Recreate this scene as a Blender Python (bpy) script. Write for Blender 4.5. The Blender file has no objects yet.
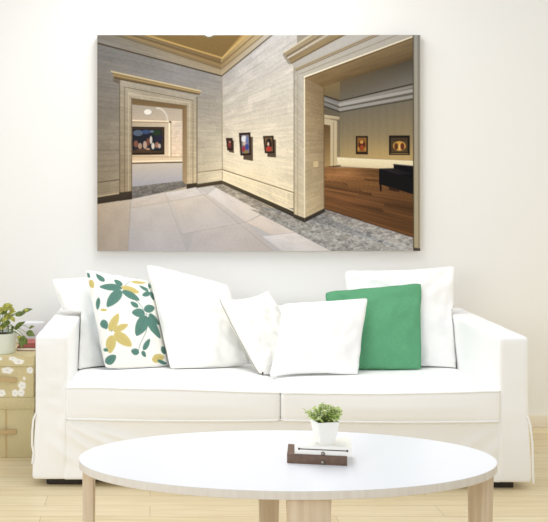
import bpy, bmesh, math, random
import numpy as np
from mathutils import Vector, Matrix, noise as mnoise

random.seed(7)
C = bpy.context.scene.collection
PI = math.pi
F, VX, VY, CH, WD = 950.0, 150.0, 187.0, 1.285, 5.08   # focal (px), vanishing point, camera height, wall distance

def P(px, py, d):
    return Vector(((px - VX) / F * d, d - WD, CH - (py - VY) / F * d))

# ------------------------------------------------------------------ materials
def lin(c):
    def f(v):
        v /= 255.0
        return v / 12.92 if v <= 0.04045 else ((v + 0.055) / 1.055) ** 2.4
    return (f(c[0]), f(c[1]), f(c[2]), 1.0)

def nlin(a):
    a = np.clip(a, 0, 255) / 255.0
    return np.where(a <= 0.04045, a / 12.92, ((a + 0.055) / 1.055) ** 2.4)

def mat(name, col, rough=0.6, metal=0.0, bump=0.0, bscale=300.0, var=0.0, vscale=8.0, stretch=(1, 1, 1), spec=0.5, sheen=0.0):
    m = bpy.data.materials.new(name); m.use_nodes = True
    nt = m.node_tree; b = nt.nodes['Principled BSDF']
    b.inputs['Roughness'].default_value = rough
    b.inputs['Metallic'].default_value = metal
    b.inputs['Specular IOR Level'].default_value = spec
    if sheen: b.inputs['Sheen Weight'].default_value = sheen
    tc = nt.nodes.new('ShaderNodeTexCoord'); mp = nt.nodes.new('ShaderNodeMapping')
    nt.links.new(tc.outputs['Object'], mp.inputs['Vector'])
    mp.inputs['Scale'].default_value = stretch
    c = lin(col)
    if var:
        n = nt.nodes.new('ShaderNodeTexNoise'); n.inputs['Scale'].default_value = vscale; n.inputs['Detail'].default_value = 4
        r = nt.nodes.new('ShaderNodeValToRGB')
        r.color_ramp.elements[0].position = 0.3; r.color_ramp.elements[1].position = 0.7
        r.color_ramp.elements[0].color = tuple(min(1, x * (1 - var)) for x in c[:3]) + (1,)
        r.color_ramp.elements[1].color = tuple(min(1, x * (1 + var * .5)) for x in c[:3]) + (1,)
        nt.links.new(mp.outputs[0], n.inputs['Vector']); nt.links.new(n.outputs['Fac'], r.inputs[0])
        nt.links.new(r.outputs[0], b.inputs['Base Color'])
    else:
        b.inputs['Base Color'].default_value = c
    if bump:
        n = nt.nodes.new('ShaderNodeTexNoise'); n.inputs['Scale'].default_value = bscale; n.inputs['Detail'].default_value = 3
        bp = nt.nodes.new('ShaderNodeBump'); bp.inputs['Strength'].default_value = bump; bp.inputs['Distance'].default_value = 0.002
        nt.links.new(mp.outputs[0], n.inputs['Vector']); nt.links.new(n.outputs['Fac'], bp.inputs['Height'])
        nt.links.new(bp.outputs[0], b.inputs['Normal'])
    return m

def leafy(m, f=.45):
    nt = m.node_tree; b = nt.nodes['Principled BSDF']; out = nt.nodes['Material Output']
    tr = nt.nodes.new('ShaderNodeBsdfTranslucent'); mx = nt.nodes.new('ShaderNodeMixShader'); mx.inputs[0].default_value = f
    src = b.inputs['Base Color'].links[0].from_socket
    nt.links.new(src, tr.inputs['Color'])
    nt.links.new(b.outputs[0], mx.inputs[1]); nt.links.new(tr.outputs[0], mx.inputs[2]); nt.links.new(mx.outputs[0], out.inputs[0])

def mat_attr(name, rough=0.7, spec=0.3, bump=0.0, bscale=400):
    m = mat(name, (255, 255, 255), rough, spec=spec, bump=bump, bscale=bscale)
    nt = m.node_tree
    a = nt.nodes.new('ShaderNodeAttribute'); a.attribute_name = 'Col'
    nt.links.new(a.outputs['Color'], nt.nodes['Principled BSDF'].inputs['Base Color'])
    return m

def mat_floor():
    m = bpy.data.materials.new('pale_oak_planks'); m.use_nodes = True
    nt = m.node_tree; L = nt.links; b = nt.nodes['Principled BSDF']
    tc = nt.nodes.new('ShaderNodeTexCoord')
    br = nt.nodes.new('ShaderNodeTexBrick')
    br.inputs['Scale'].default_value = 1.0
    br.inputs['Brick Width'].default_value = 1.15; br.inputs['Row Height'].default_value = 0.125
    br.inputs['Mortar Size'].default_value = 0.0016; br.inputs['Mortar Smooth'].default_value = 0.4
    br.offset = 0.37
    br.inputs['Color1'].default_value = lin((235, 221, 188)); br.inputs['Color2'].default_value = lin((226, 208, 168))
    br.inputs['Mortar'].default_value = lin((190, 172, 134))
    L.new(tc.outputs['Object'], br.inputs['Vector'])
    mp = nt.nodes.new('ShaderNodeMapping'); mp.inputs['Scale'].default_value = (1.3, 22, 1)
    L.new(tc.outputs['Object'], mp.inputs['Vector'])
    n = nt.nodes.new('ShaderNodeTexNoise'); n.inputs['Scale'].default_value = 2.2; n.inputs['Detail'].default_value = 6; n.inputs['Distortion'].default_value = .6
    L.new(mp.outputs[0], n.inputs['Vector'])
    r = nt.nodes.new('ShaderNodeValToRGB')
    r.color_ramp.elements[0].position = .3; r.color_ramp.elements[0].color = (.87, .84, .78, 1)
    r.color_ramp.elements[1].position = .65; r.color_ramp.elements[1].color = (1, 1, 1, 1)
    L.new(n.outputs['Fac'], r.inputs[0])
    mx = nt.nodes.new('ShaderNodeMixRGB'); mx.blend_type = 'MULTIPLY'; mx.inputs[0].default_value = 1
    L.new(br.outputs['Color'], mx.inputs[1]); L.new(r.outputs[0], mx.inputs[2])
    L.new(mx.outputs[0], b.inputs['Base Color'])
    b.inputs['Roughness'].default_value = .38
    bp = nt.nodes.new('ShaderNodeBump'); bp.inputs['Strength'].default_value = .15; bp.inputs['Distance'].default_value = .002
    L.new(br.outputs['Fac'], bp.inputs['Height']); bp.invert = True
    L.new(bp.outputs[0], b.inputs['Normal'])
    return m

def mat_birch(name='pale_birch', a=(226, 209, 184), bcol=(206, 184, 154)):
    m = bpy.data.materials.new(name); m.use_nodes = True
    nt = m.node_tree; L = nt.links; b = nt.nodes['Principled BSDF']
    tc = nt.nodes.new('ShaderNodeTexCoord'); mp = nt.nodes.new('ShaderNodeMapping')
    mp.inputs['Scale'].default_value = (60, 60, 3)
    L.new(tc.outputs['Object'], mp.inputs['Vector'])
    n = nt.nodes.new('ShaderNodeTexNoise'); n.inputs['Scale'].default_value = 1.0; n.inputs['Detail'].default_value = 5; n.inputs['Distortion'].default_value = .4
    L.new(mp.outputs[0], n.inputs['Vector'])
    r = nt.nodes.new('ShaderNodeValToRGB')
    r.color_ramp.elements[0].position = .3; r.color_ramp.elements[0].color = lin(bcol)
    r.color_ramp.elements[1].position = .7; r.color_ramp.elements[1].color = lin(a)
    L.new(n.outputs['Fac'], r.inputs[0]); L.new(r.outputs[0], b.inputs['Base Color'])
    b.inputs['Roughness'].default_value = .5
    return m

M = {
    'wall': mat('white_wall_paint', (243, 242, 239), .85, bump=.06, bscale=160, spec=.2),
    'base': mat('cream_baseboard_paint', (238, 229, 212), .5),
    'floor': mat_floor(),
    'cover': mat('white_cotton_slipcover', (251, 251, 250), .9, bump=.12, bscale=900, spec=.15),
    'pipe': mat('white_cotton_piping', (249, 249, 248), .9, spec=.15),
    'foot': mat('dark_stained_wood', (42, 34, 28), .55, var=.3, vscale=30),
    'pw': mat('white_linen', (250, 249, 247), .92, bump=.14, bscale=700, spec=.1),
    'pi': mat('ivory_linen', (248, 247, 242), .92, bump=.14, bscale=700, spec=.1),
    'green': mat('green_linen', (100, 166, 124), .85, bump=.3, bscale=600, var=.1, vscale=160, spec=.15),
    'zip': mat('taupe_edge_line', (150, 140, 126), .6),  # taupe of the thin line along one cushion edge
    'ttop': mat('white_laminate', (243, 245, 250), .32),
    'birch': mat_birch(),
    'edge': mat_birch('washed_birch_edge', (228, 223, 215), (220, 213, 204)),
    'potw': mat('white_glazed_ceramic', (248, 247, 242), .3),
    'potg': mat('pale_celadon_ceramic', (226, 231, 218), .35),
    'soil': mat('dark_soil', (52, 40, 28), .95, bump=.8, bscale=200),
    'leaf1': mat('fresh_green_leaf', (220, 236, 152), .5, var=.3, vscale=90),
    'leaf2': mat('lime_leaf', (246, 250, 216), .5, var=.25, vscale=90),
    'leaf3': mat('mid_green_leaf', (186, 212, 126), .5, var=.3, vscale=90),
    'poth': mat('variegated_leaf', (188, 188, 90), .45, var=.6, vscale=70),
    'poth2': mat('deep_green_leaf', (114, 132, 62), .45, var=.5, vscale=60),
    'stem': mat('green_stem', (120, 138, 70), .6),
    'brown': mat('brown_leather_cloth', (112, 88, 72), .6, bump=.4, bscale=400, var=.2, vscale=60),
    'cream': mat('cream_leather_cloth', (249, 247, 240), .6, bump=.3, bscale=400),
    'brass': mat('dull_pewter', (150, 142, 132), .35, metal=.9),
    'dark': mat('dark_cord', (70, 56, 46), .7),
    'page': mat('paper_pages', (238, 228, 214), .9),
    'maroon': mat('maroon_cloth', (108, 40, 40), .7, bump=.2),
    'rose': mat('rose_cloth', (176, 98, 92), .7, bump=.2),
    'lav': mat('off_white_card', (236, 236, 240), .7),
    'kraft': mat('tan_woven_board', (208, 194, 150), .75, bump=.4, bscale=420, var=.12, vscale=120, stretch=(1, 1, 6)),
    'strap': mat('tan_strap', (190, 164, 118), .6, bump=.3),
    'canvas_side': mat('stretched_canvas_side', (178, 165, 145), .8, bump=.3, bscale=800),
}
for k in ('leaf1', 'leaf2', 'leaf3', 'poth', 'poth2'): leafy(M[k])
M['print'] = mat_attr('photo_print_on_canvas', .75, .1, bump=.05, bscale=1500)
M['leafprint'] = mat_attr('leaf_printed_cotton', .9, .1, bump=.14, bscale=700)
M['crateprint'] = mat_attr('flower_printed_board', .75, .2, bump=.4, bscale=420)

# ------------------------------------------------------------------ object helpers
def link(name, me, m, parent=None):
    o = bpy.data.objects.new(name, me); C.objects.link(o)
    if m is not None: me.materials.append(m)
    if parent is not None: o.parent = parent
    return o

def smooth(me, ang=None):
    me.polygons.foreach_set('use_smooth', [True] * len(me.polygons))
    if ang is not None: me.set_sharp_from_angle(angle=ang)

def obj(name, bm, m, parent=None, sm=True, ang=0.6):
    bmesh.ops.recalc_face_normals(bm, faces=bm.faces)
    me = bpy.data.meshes.new(name); bm.to_mesh(me); bm.free()
    if sm: smooth(me, ang)
    return link(name, me, m, parent)

def pydata(name, vs, fs, m, parent=None, sm=True, ang=None):
    me = bpy.data.meshes.new(name); me.from_pydata([tuple(v) for v in vs], [], fs); me.update()
    if sm: smooth(me, ang)
    return link(name, me, m, parent)

def tag(o, label=None, cat=None, group=None, kind=None):
    if label: o['label'] = label
    if cat: o['category'] = cat
    if group: o['group'] = group
    if kind: o['kind'] = kind
    return o

def thing(name, label, cat, loc=(0, 0, 0), rz=0, group=None):
    o = bpy.data.objects.new(name, None); C.objects.link(o)
    o.location = loc; o.rotation_euler = (0, 0, rz); o.empty_display_size = .05
    return tag(o, label, cat, group)

def box(bm, lo, hi, bev=0.0, seg=2):
    r = bmesh.ops.create_cube(bm, size=1)
    vs = r['verts']
    for v in vs:
        v.co = Vector([lo[i] + (v.co[i] + .5) * (hi[i] - lo[i]) for i in range(3)])
    if bev:
        es = list({e for v in vs for e in v.link_edges})
        bmesh.ops.bevel(bm, geom=es, offset=bev, segments=seg, affect='EDGES', profile=.5)

def tube(bm, pts, r, seg=8, closed=False):
    pts = [Vector(p) for p in pts]; n = len(pts); rings = []
    for i, p in enumerate(pts):
        a = pts[(i - 1) % n] if (closed or i > 0) else p
        b = pts[(i + 1) % n] if (closed or i < n - 1) else p
        t = (b - a).normalized()
        up = Vector((0, 0, 1)) if abs(t.z) < .9 else Vector((1, 0, 0))
        s = t.cross(up).normalized(); w = s.cross(t)
        rr = r[i] if isinstance(r, (list, tuple)) else r
        rings.append([bm.verts.new(p + (s * math.cos(2 * PI * k / seg) + w * math.sin(2 * PI * k / seg)) * rr) for k in range(seg)])
    m = n if closed else n - 1
    for i in range(m):
        A, B = rings[i], rings[(i + 1) % n]
        for k in range(seg):
            bm.faces.new((A[k], A[(k + 1) % seg], B[(k + 1) % seg], B[k]))
    if not closed:
        bm.faces.new(rings[0][::-1]); bm.faces.new(rings[-1])

def lathe(bm, prof, c=(0, 0, 0), seg=32):
    rings = []
    for r, z in prof:
        rings.append([bm.verts.new((c[0] + r * math.cos(2 * PI * k / seg), c[1] + r * math.sin(2 * PI * k / seg), c[2] + z)) for k in range(seg)])
    for A, B in zip(rings, rings[1:]):
        for k in range(seg):
            bm.faces.new((A[k], A[(k + 1) % seg], B[(k + 1) % seg], B[k]))
    bm.faces.new(rings[0][::-1]); bm.faces.new(rings[-1])

def soft_box(lo, hi, r, n, warp=None):
    """dense rounded box, n = cuts per axis; warp(co) moves each vertex"""
    lo = Vector(lo); hi = Vector(hi); bm = bmesh.new()
    def coords(i):
        a, b = lo[i], hi[i]; k = n[i]
        t = [a, a + r * .2, a + r * .5, a + r] + [a + r + (b - a - 2 * r) * j / k for j in range(1, k)] + [b - r, b - r * .5, b - r * .2, b]
        return t
    cs = [coords(i) for i in range(3)]
    def rnd(p):
        q = Vector([min(max(p[i], lo[i] + r), hi[i] - r) for i in range(3)])
        d = p - q
        if d.length < 1e-9: return p
        m = max(abs(x) for x in d)
        return q + d.normalized() * m
    for ax in range(3):
        u, v = [(1, 2), (2, 0), (0, 1)][ax]
        for side in (0, 1):
            g = []
            for a in cs[u]:
                row = []
                for b in cs[v]:
                    p = [0, 0, 0]; p[ax] = hi[ax] if side else lo[ax]; p[u] = a; p[v] = b
                    row.append(bm.verts.new(rnd(Vector(p))))
                g.append(row)
            for i in range(len(g) - 1):
                for j in range(len(g[0]) - 1):
                    f = (g[i][j], g[i + 1][j], g[i + 1][j + 1], g[i][j + 1])
                    bm.faces.new(f if side else f[::-1])
    bmesh.ops.remove_doubles(bm, verts=bm.verts, dist=1e-5)
    if warp:
        for v in bm.verts: v.co = warp(v.co.copy())
    return bm

# ------------------------------------------------------------------ a small painter for flat printed designs (photo-pixel frame)
def hash2(i, j, s=0):
    h = np.sin(i * 127.1 + j * 311.7 + s * 74.7) * 43758.5453
    return h - np.floor(h)

def vnoise(x, y, s=0):
    i = np.floor(x); j = np.floor(y); fx = x - i; fy = y - j
    fx = fx * fx * (3 - 2 * fx); fy = fy * fy * (3 - 2 * fy)
    return (hash2(i, j, s) * (1 - fx) + hash2(i + 1, j, s) * fx) * (1 - fy) + (hash2(i, j + 1, s) * (1 - fx) + hash2(i + 1, j + 1, s) * fx) * fy

def homog(pts):
    """3x3 taking photo px -> unit square of the quad TL,TR,BR,BL"""
    src = pts; dst = [(0, 0), (1, 0), (1, 1), (0, 1)]
    A = []; b = []
    for (x, y), (u, v) in zip(src, dst):
        A.append([x, y, 1, 0, 0, 0, -u * x, -u * y]); b.append(u)
        A.append([0, 0, 0, x, y, 1, -v * x, -v * y]); b.append(v)
    h = np.linalg.solve(np.array(A, float), np.array(b, float))
    return np.append(h, 1).reshape(3, 3)

class Painter:
    def __init__(s, X, Y, base, aa=.6):
        s.X, s.Y, s.aa = X, Y, aa
        s.c = np.ones(X.shape + (3,)) * np.array(base, float)
    def mask(s, pts):
        a = sum(pts[i][0] * pts[(i + 1) % len(pts)][1] - pts[(i + 1) % len(pts)][0] * pts[i][1] for i in range(len(pts)))
        if a < 0: pts = pts[::-1]
        m = np.ones_like(s.X)
        for (x0, y0), (x1, y1) in zip(pts, pts[1:] + pts[:1]):
            l = math.hypot(x1 - x0, y1 - y0)
            d = ((x1 - x0) * (s.Y - y0) - (y1 - y0) * (s.X - x0)) / l
            m = np.minimum(m, np.clip(d / s.aa + .5, 0, 1))
        return m
    def put(s, m, col):
        s.c = s.c * (1 - m[..., None]) + np.asarray(col, float) * m[..., None]
    def quad(s, pts, cols, tex=None, alpha=1):
        if len(cols) != 4 or not hasattr(cols[0], '__len__'): cols = [cols] * 4
        H = homog(pts)
        w = H[2, 0] * s.X + H[2, 1] * s.Y + H[2, 2]
        w = np.where(np.abs(w) < 1e-6, 1e-6, w)
        u = (H[0, 0] * s.X + H[0, 1] * s.Y + H[0, 2]) / w
        v = (H[1, 0] * s.X + H[1, 1] * s.Y + H[1, 2]) / w
        u = np.clip(u, -.2, 1.2)[..., None]; v = np.clip(v, -.2, 1.2)[..., None]
        c = [np.array(k, float) for k in cols]
        col = (c[0] * (1 - u) + c[1] * u) * (1 - v) + (c[3] * (1 - u) + c[2] * u) * v
        if tex: col = col * tex(u[..., 0], v[..., 0])[..., None]
        s.put(s.mask(pts) * alpha, col)
    def poly(s, pts, col, alpha=1): s.put(s.mask(pts) * alpha, col)
    def line(s, p, q, w, col, alpha=1):
        (x0, y0), (x1, y1) = p, q; l = math.hypot(x1 - x0, y1 - y0)
        t = np.clip(((s.X - x0) * (x1 - x0) + (s.Y - y0) * (y1 - y0)) / l / l, 0, 1)
        d = np.hypot(s.X - x0 - t * (x1 - x0), s.Y - y0 - t * (y1 - y0))
        s.put(np.clip((w / 2 - d) / s.aa + .5, 0, 1) * alpha, col)
    def ell(s, cx, cy, rx, ry, col, alpha=1, soft=None):
        d = np.hypot((s.X - cx) / rx, (s.Y - cy) / ry)
        m = np.clip((1 - d) * min(rx, ry) / s.aa + .5, 0, 1) if soft is None else np.exp(-(d / soft) ** 2)
        s.put(m * alpha, col)
    def leaf(s, p, q, w, col, vein=None):
        (x0, y0), (x1, y1) = p, q; l = math.hypot(x1 - x0, y1 - y0)
        dx, dy = (x1 - x0) / l, (y1 - y0) / l
        t = ((s.X - x0) * dx + (s.Y - y0) * dy) / l; n = np.abs((s.Y - y0) * dx - (s.X - x0) * dy)
        tt = np.clip(t, 0, 1)
        prof = w / 2 * np.sin(PI * tt ** .8) ** .6
        m = np.clip((prof - n) / s.aa + .5, 0, 1) * ((t > 0) & (t < 1))
        s.put(m, col)
        if vein is not None: s.line((x0, y0), (x0 + .8 * (x1 - x0), y0 + .8 * (y1 - y0)), .35, vein, .6)

def stone(nu, nv, mort=.12, tint=.1, seed=0):
    def t(u, v):
        row = np.floor(v * nv); uu = u * nu + (row % 2) * .5
        k = hash2(np.floor(uu), row, seed)
        out = 1 + (k - .5) * tint * .6
        mort_ = mort * .55
        fu = np.abs((uu % 1) - .5); fv = np.abs(((v * nv) % 1) - .5)
        out *= 1 - mort_ * np.clip((fv - .44) / .04, 0, 1) - .5 * mort_ * np.clip((fu - .485) / .01, 0, 1)
        out *= 1 + .05 * (vnoise(u * nu * 1.1, v * nv * 1.7, seed) - .5) + .09 * (vnoise(u * nu * .9 + 7 * hash2(row, row, 2), v * nv * 8, seed + 3) - .5) + .07 * (vnoise(u * nu * 9, v * nv * 11, seed + 6) - .5)
        return out
    return t

def gallery(X, Y):
    g = Painter(X, Y, (150, 140, 122))
    # ceiling and cornice bands
    g.quad([(97, 20), (247, 35), (222, 60), (140, 34)], [(112, 92, 55), (165, 132, 70), (128, 98, 50), (125, 104, 66)])
    g.quad([(130, 28), (222, 20), (255, 20), (221, 58)], [(122, 98, 56), (158, 124, 66), (170, 134, 70), (120, 92, 46)])
    g.quad([(97, 20), (221, 59), (221, 69), (97, 28.5)], [(118, 104, 78), (118, 90, 50), (132, 104, 62), (118, 106, 84)])
    g.line((100, 21.5), (221, 57.5), 1.4, (176, 140, 72)); g.line((97, 24), (221, 62.5), .9, (96, 72, 38)); g.line((97, 26), (221, 65.5), 1.0, (150, 120, 70))
    g.quad([(97, 28.5), (221, 69), (221.7, 76), (97, 43)], [(120, 112, 98), (148, 126, 88), (164, 142, 102), (128, 122, 114)], stone(5, 2, .05, .05))
    g.line((97, 29), (221, 69), .8, (104, 86, 56))
    g.quad([(222, 59), (250, 32), (268, 32), (221, 69)], [(140, 112, 64), (178, 146, 88), (170, 152, 116), (142, 116, 76)])
    g.quad([(221, 69), (266, 33), (276, 33), (221.7, 76)], [(150, 126, 88), (180, 168, 148), (176, 168, 158), (172, 150, 112)])
    g.line((222, 58.5), (249, 32), 1.2, (196, 160, 88)); g.line((221, 64), (258, 32), .9, (112, 86, 46)); g.line((221, 69), (266, 33), .9, (122, 98, 62))
    g.ell(209, 34.3, 6, 3.6, (112, 106, 84)); g.ell(209, 34, 4.2, 2.6, (222, 226, 218))
    # left wall
    g.quad([(97, 43), (221.7, 76), (222.3, 183), (97, 204)], [(112, 109, 106), (138, 132, 126), (222, 202, 164), (152, 132, 102)], stone(7, 15, .1, .1, 1))
    g.ell(170, 78, 46, 12, (138, 136, 142), .35, 1)
    g.line((97, 43), (221.7, 76), 1.3, (72, 56, 36))
    # right wall
    g.quad([(221.7, 76), (297, 14.6), (297, 220), (222.3, 183)], [(164, 158, 152), (190, 186, 186), (238, 216, 172), (236, 214, 172)], stone(7, 17, .09, .09, 5))
    g.ell(256, 158, 34, 26, (250, 232, 196), .5, 1); g.ell(246, 178, 30, 12, (250, 226, 176), .4, 1)
    g.line((221.7, 76), (276, 31.8), 1.2, (88, 70, 46)); g.line((222, 77), (222.3, 181), .9, (138, 122, 100), .7)
    # floor
    g.quad([(97, 203), (222, 183), (345, 253), (97, 253)], [(170, 156, 140), (206, 196, 186), (190, 182, 180), (166, 160, 160)])
    def tile(pts, c, a=.85):
        g.quad(pts, [(x[0] + 12, x[1] + 7, x[2] + 1) for x in c], lambda u, v: 1 + .06 * (vnoise(u * 5, v * 4, 4) - .5), a)
    tile([(97, 204), (130, 199), (128, 253), (97, 253)], [(176, 156, 132), (184, 168, 150), (170, 156, 142), (158, 144, 130)])
    tile([(131, 208), (172, 201), (188, 253), (128, 253)], [(186, 178, 174), (196, 186, 178), (178, 174, 180), (168, 166, 172)])
    tile([(130, 199), (165, 193), (172, 201), (131, 208)], [(196, 186, 180), (202, 192, 186), (198, 184, 170), (190, 176, 162)])
    tile([(165, 193), (196, 188), (208, 194), (172, 201)], [(206, 200, 198), (210, 202, 198), (204, 196, 194), (198, 188, 182)])
    tile([(172, 201), (208, 194), (246, 222), (183, 234)], [(204, 190, 174), (206, 194, 182), (188, 180, 178), (184, 178, 180)])
    tile([(208, 194), (222, 184), (268, 210), (246, 222)], [(214, 208, 208), (216, 210, 206), (214, 200, 184), (208, 196, 188)])
    tile([(196, 226), (246, 222), (275, 253), (188, 253)], [(186, 178, 180), (194, 184, 180), (182, 172, 170), (178, 172, 176)])
    tile([(246, 222), (270, 211), (320, 238), (290, 244)], [(214, 198, 184), (216, 204, 196), (214, 202, 194), (196, 184, 178)])
    tile([(262, 236), (300, 232), (338, 252), (285, 253)], [(208, 206, 212), (214, 208, 206), (206, 200, 198), (196, 192, 194)])
    for p, q in [((128, 253), (131, 199)), ((131, 208), (172, 201)), ((172, 201), (208, 194)), ((165, 193), (188, 253)), ((196, 188), (275, 253)), ((183, 234), (246, 222)), ((246, 222), (270, 211)), ((262, 236), (300, 232))]:
        g.line(p, q, .6, (150, 142, 138), .45)
    marb = lambda u, v: 1.07 + .24 * (vnoise(X * .22 + .1 * Y, Y * .5, 11) - .5) + .34 * (vnoise(X * .55, Y * 1.1, 12) - .5)
    # grey marble border and threshold
    g.quad([(213, 186), (224, 182), (325, 240), (337, 253)], [(160, 146, 126), (150, 136, 116), (138, 130, 122), (150, 144, 138)], marb)
    g.quad([(258, 208), (324, 208), (418, 239), (418, 254)], [(140, 136, 130), (128, 124, 120), (150, 152, 154), (156, 158, 160)], marb)
    g.poly([(250, 209), (300, 220), (345, 254), (337, 254)], (136, 132, 128), .3)
    g.quad([(300, 217), (324, 208), (418, 239), (418, 254), ][:4], [(124, 120, 116), (134, 132, 132), (152, 154, 158), (160, 162, 164)], marb)
    g.quad([(250, 209), (304, 221), (418, 253), (337, 254)], [(146, 136, 122), (138, 132, 124), (166, 162, 156), (150, 146, 140)], marb)
    for k in range(26):
        x = 300 + 110 * random.random(); y = 222 + (x - 300) * .17 + 18 * random.random()
        g.ell(x, y, 1 + 2.4 * random.random(), .5 + .8 * random.random(), random.choice([(198, 196, 192), (98, 98, 98), (176, 164, 150)]), .6)
    # baseboards
    g.quad([(97, 197.4), (131, 192), (131, 199), (97, 204.2)], [(74, 60, 44), (70, 56, 42), (62, 50, 38), (60, 48, 36)])
    g.quad([(196.5, 184.2), (222.3, 180.2), (222.5, 184), (196.5, 188)], [(86, 70, 48), (92, 76, 52), (74, 60, 42), (70, 56, 40)])
    g.quad([(222.3, 180.2), (297, 213), (297, 218.6), (222.5, 184)], [(100, 82, 56), (78, 66, 48), (62, 54, 42), (82, 68, 48)])
    g.line((222.5, 180), (297, 212.4), 1.1, (250, 228, 180)); g.line((97, 196.6), (131, 191.4), .9, (196, 172, 132))
    g.line((97, 182.5), (119.5, 179.7), .8, (92, 74, 52)); g.line((197, 172.6), (222, 169.5), .8, (136, 112, 78))
    g.line((222, 169.5), (293.7, 192.6), .9, (132, 104, 66)); g.line((222, 170.8), (293.7, 194), .7, (252, 234, 192)); g.line((293.7, 192.6), (293.8, 211), .7, (150, 124, 84))
    # left doorway: room beyond
    g.quad([(131, 98), (184, 103), (184, 166), (131, 166)], [(150, 136, 116), (190, 172, 146), (236, 206, 168), (226, 190, 146)])
    g.quad([(131, 104), (184, 109), (184, 122), (131, 120.5)], [(160, 148, 130), (176, 160, 138), (190, 170, 146), (186, 164, 138)])
    for k in range(10):
        a0 = PI / 2 * k / 10; a1 = PI / 2 * (k + 1) / 10
        g.line((157 + 10.5 * math.sin(a0), 121 - 13 * math.cos(a0)), (157 + 10.5 * math.sin(a1), 121 - 13 * math.cos(a1)), 1.8, (200, 188, 170))
    g.ell(147.8, 112.2, 5, 3.8, (168, 154, 134)); g.ell(147.8, 112, 3.8, 2.7, (224, 216, 202))
    g.line((131, 120.4), (184, 122), 1.2, (238, 214, 176)); g.line((131, 121.8), (170, 122.6), .8, (150, 124, 92))
    g.quad([(171, 122), (184, 122), (184, 157), (171, 157)], [(206, 184, 160), (204, 184, 164), (232, 198, 164), (236, 202, 164)], stone(3, 9, .1, .1, 8))
    g.line((169.4, 122), (169.4, 157), 1.4, (250, 226, 188)); g.line((171, 122), (171, 157), .7, (166, 138, 104)); g.ell(170.2, 122, 1.2, 1, (92, 72, 50))
    g.poly([(131, 126.6), (164.4, 127), (164.4, 154.6), (131, 155)], (44, 30, 20)); g.poly([(132, 128), (163, 128.4), (163, 152.8), (132, 153)], (82, 56, 32))
    g.poly([(132.6, 128.8), (162, 129.2), (162, 151), (132.6, 151)], (34, 36, 44))
    for x, y, rx, ry, c in [(138, 133, 5, 3, (88, 104, 126)), (146, 132, 4, 2.2, (58, 80, 132)), (152, 131.5, 2.4, 1.2, (104, 118, 144)), (157, 133, 4, 3, (40, 66, 34)), (159, 138, 4, 3, (42, 38, 62)),
                            (136, 144, 2.2, 3.5, (150, 88, 62)), (140, 146, 2, 3, (196, 150, 118)), (145, 145, 2, 4, (206, 168, 140)), (148, 142, 1.6, 4, (140, 74, 56)), (151, 140, 1.3, 4, (232, 216, 196)), (153, 146, 1.6, 3.2, (238, 222, 200)), (157, 145, 2, 3, (180, 120, 92)), (159.5, 146, 1.3, 2.4, (216, 190, 166)), (143, 150, 9, 1.2, (96, 62, 44)), (148, 149, 2, 1, (196, 150, 110))]:
        g.ell(x, y, rx, ry, c, .85)
    g.line((131, 156.7), (184, 157), .8, (188, 152, 112)); g.line((131, 161.4), (184, 160.6), 1, (252, 228, 190))
    g.line((131, 163.4), (184, 162.2), 1.3, (96, 76, 54))
    g.quad([(131, 164.2), (184, 163), (184, 181), (131, 187)], [(196, 178, 160), (200, 186, 170), (172, 166, 170), (164, 160, 166)])
    g.quad([(131, 187), (184, 180.6), (188, 186.6), (131, 199.4)], [(120, 112, 104), (118, 110, 102), (104, 96, 88), (108, 102, 96)], marb)
    g.quad([(131, 97.8), (188, 105.2), (183, 109.4), (131, 104.4)], [(112, 88, 56), (116, 90, 56), (128, 98, 60), (122, 96, 60)])
    g.quad([(182.4, 109), (188, 105.2), (188, 187), (182.4, 181)], [(124, 94, 58), (136, 108, 70), (176, 146, 100), (170, 140, 98)])
    # casing of the left doorway
    tc = stone(1, 9, .06, .06, 21)
    g.quad([(119.5, 80), (132, 84), (132, 199), (119.5, 200)], [(158, 146, 124), (162, 150, 128), (160, 138, 104), (150, 126, 92)], tc)
    g.quad([(187, 98), (197, 100), (197, 187), (187, 187)], [(162, 148, 124), (156, 144, 122), (208, 184, 142), (198, 172, 130)], tc)
    g.quad([(119.5, 79), (197, 96), (187.4, 105.6), (131.6, 98)], [(156, 146, 126), (160, 150, 132), (164, 148, 122), (168, 154, 130)], stone(6, 1, .03, .05, 22))
    g.line((124.5, 87), (124.5, 196), .7, (120, 102, 74)); g.line((128.6, 92), (128.6, 198), .8, (188, 170, 138)); g.line((119.7, 80), (119.7, 199), .8, (104, 88, 64)); g.line((131.6, 98), (131.6, 198), .7, (106, 84, 56))
    g.line((124.5, 87), (193, 100.4), .7, (116, 100, 74)); g.line((129, 93.5), (190, 103), .8, (190, 174, 144)); g.line((193, 100.4), (193, 186), .6, (134, 114, 84)); g.line((197, 97), (197, 187), .8, (104, 86, 62)); g.line((189.6, 105), (189.6, 186), .7, (206, 184, 146))
    g.quad([(186.6, 184), (197.2, 182.8), (197.2, 186.8), (186.6, 189)], [(72, 58, 42), (74, 60, 44), (62, 50, 36), (60, 48, 34)])
    g.quad([(119, 192.6), (132, 191), (132, 199.2), (119, 201)], [(74, 60, 44), (70, 56, 42), (60, 48, 36), (62, 50, 38)])
    g.quad([(111.5, 71), (200.5, 90.6), (200, 94.2), (114.5, 78.4)], [(146, 124, 84), (158, 134, 94), (124, 102, 68), (106, 84, 54)])
    g.line((111.5, 71.5), (200.5, 91), 1.3, (200, 178, 132)); g.line((114, 78.2), (199, 94.4), 1, (84, 64, 36)); g.line((113, 75), (200, 93), .9, (176, 142, 80))
    g.poly([(112, 79), (119, 80), (119, 84), (114, 82)], (96, 76, 54), .6)
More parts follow.
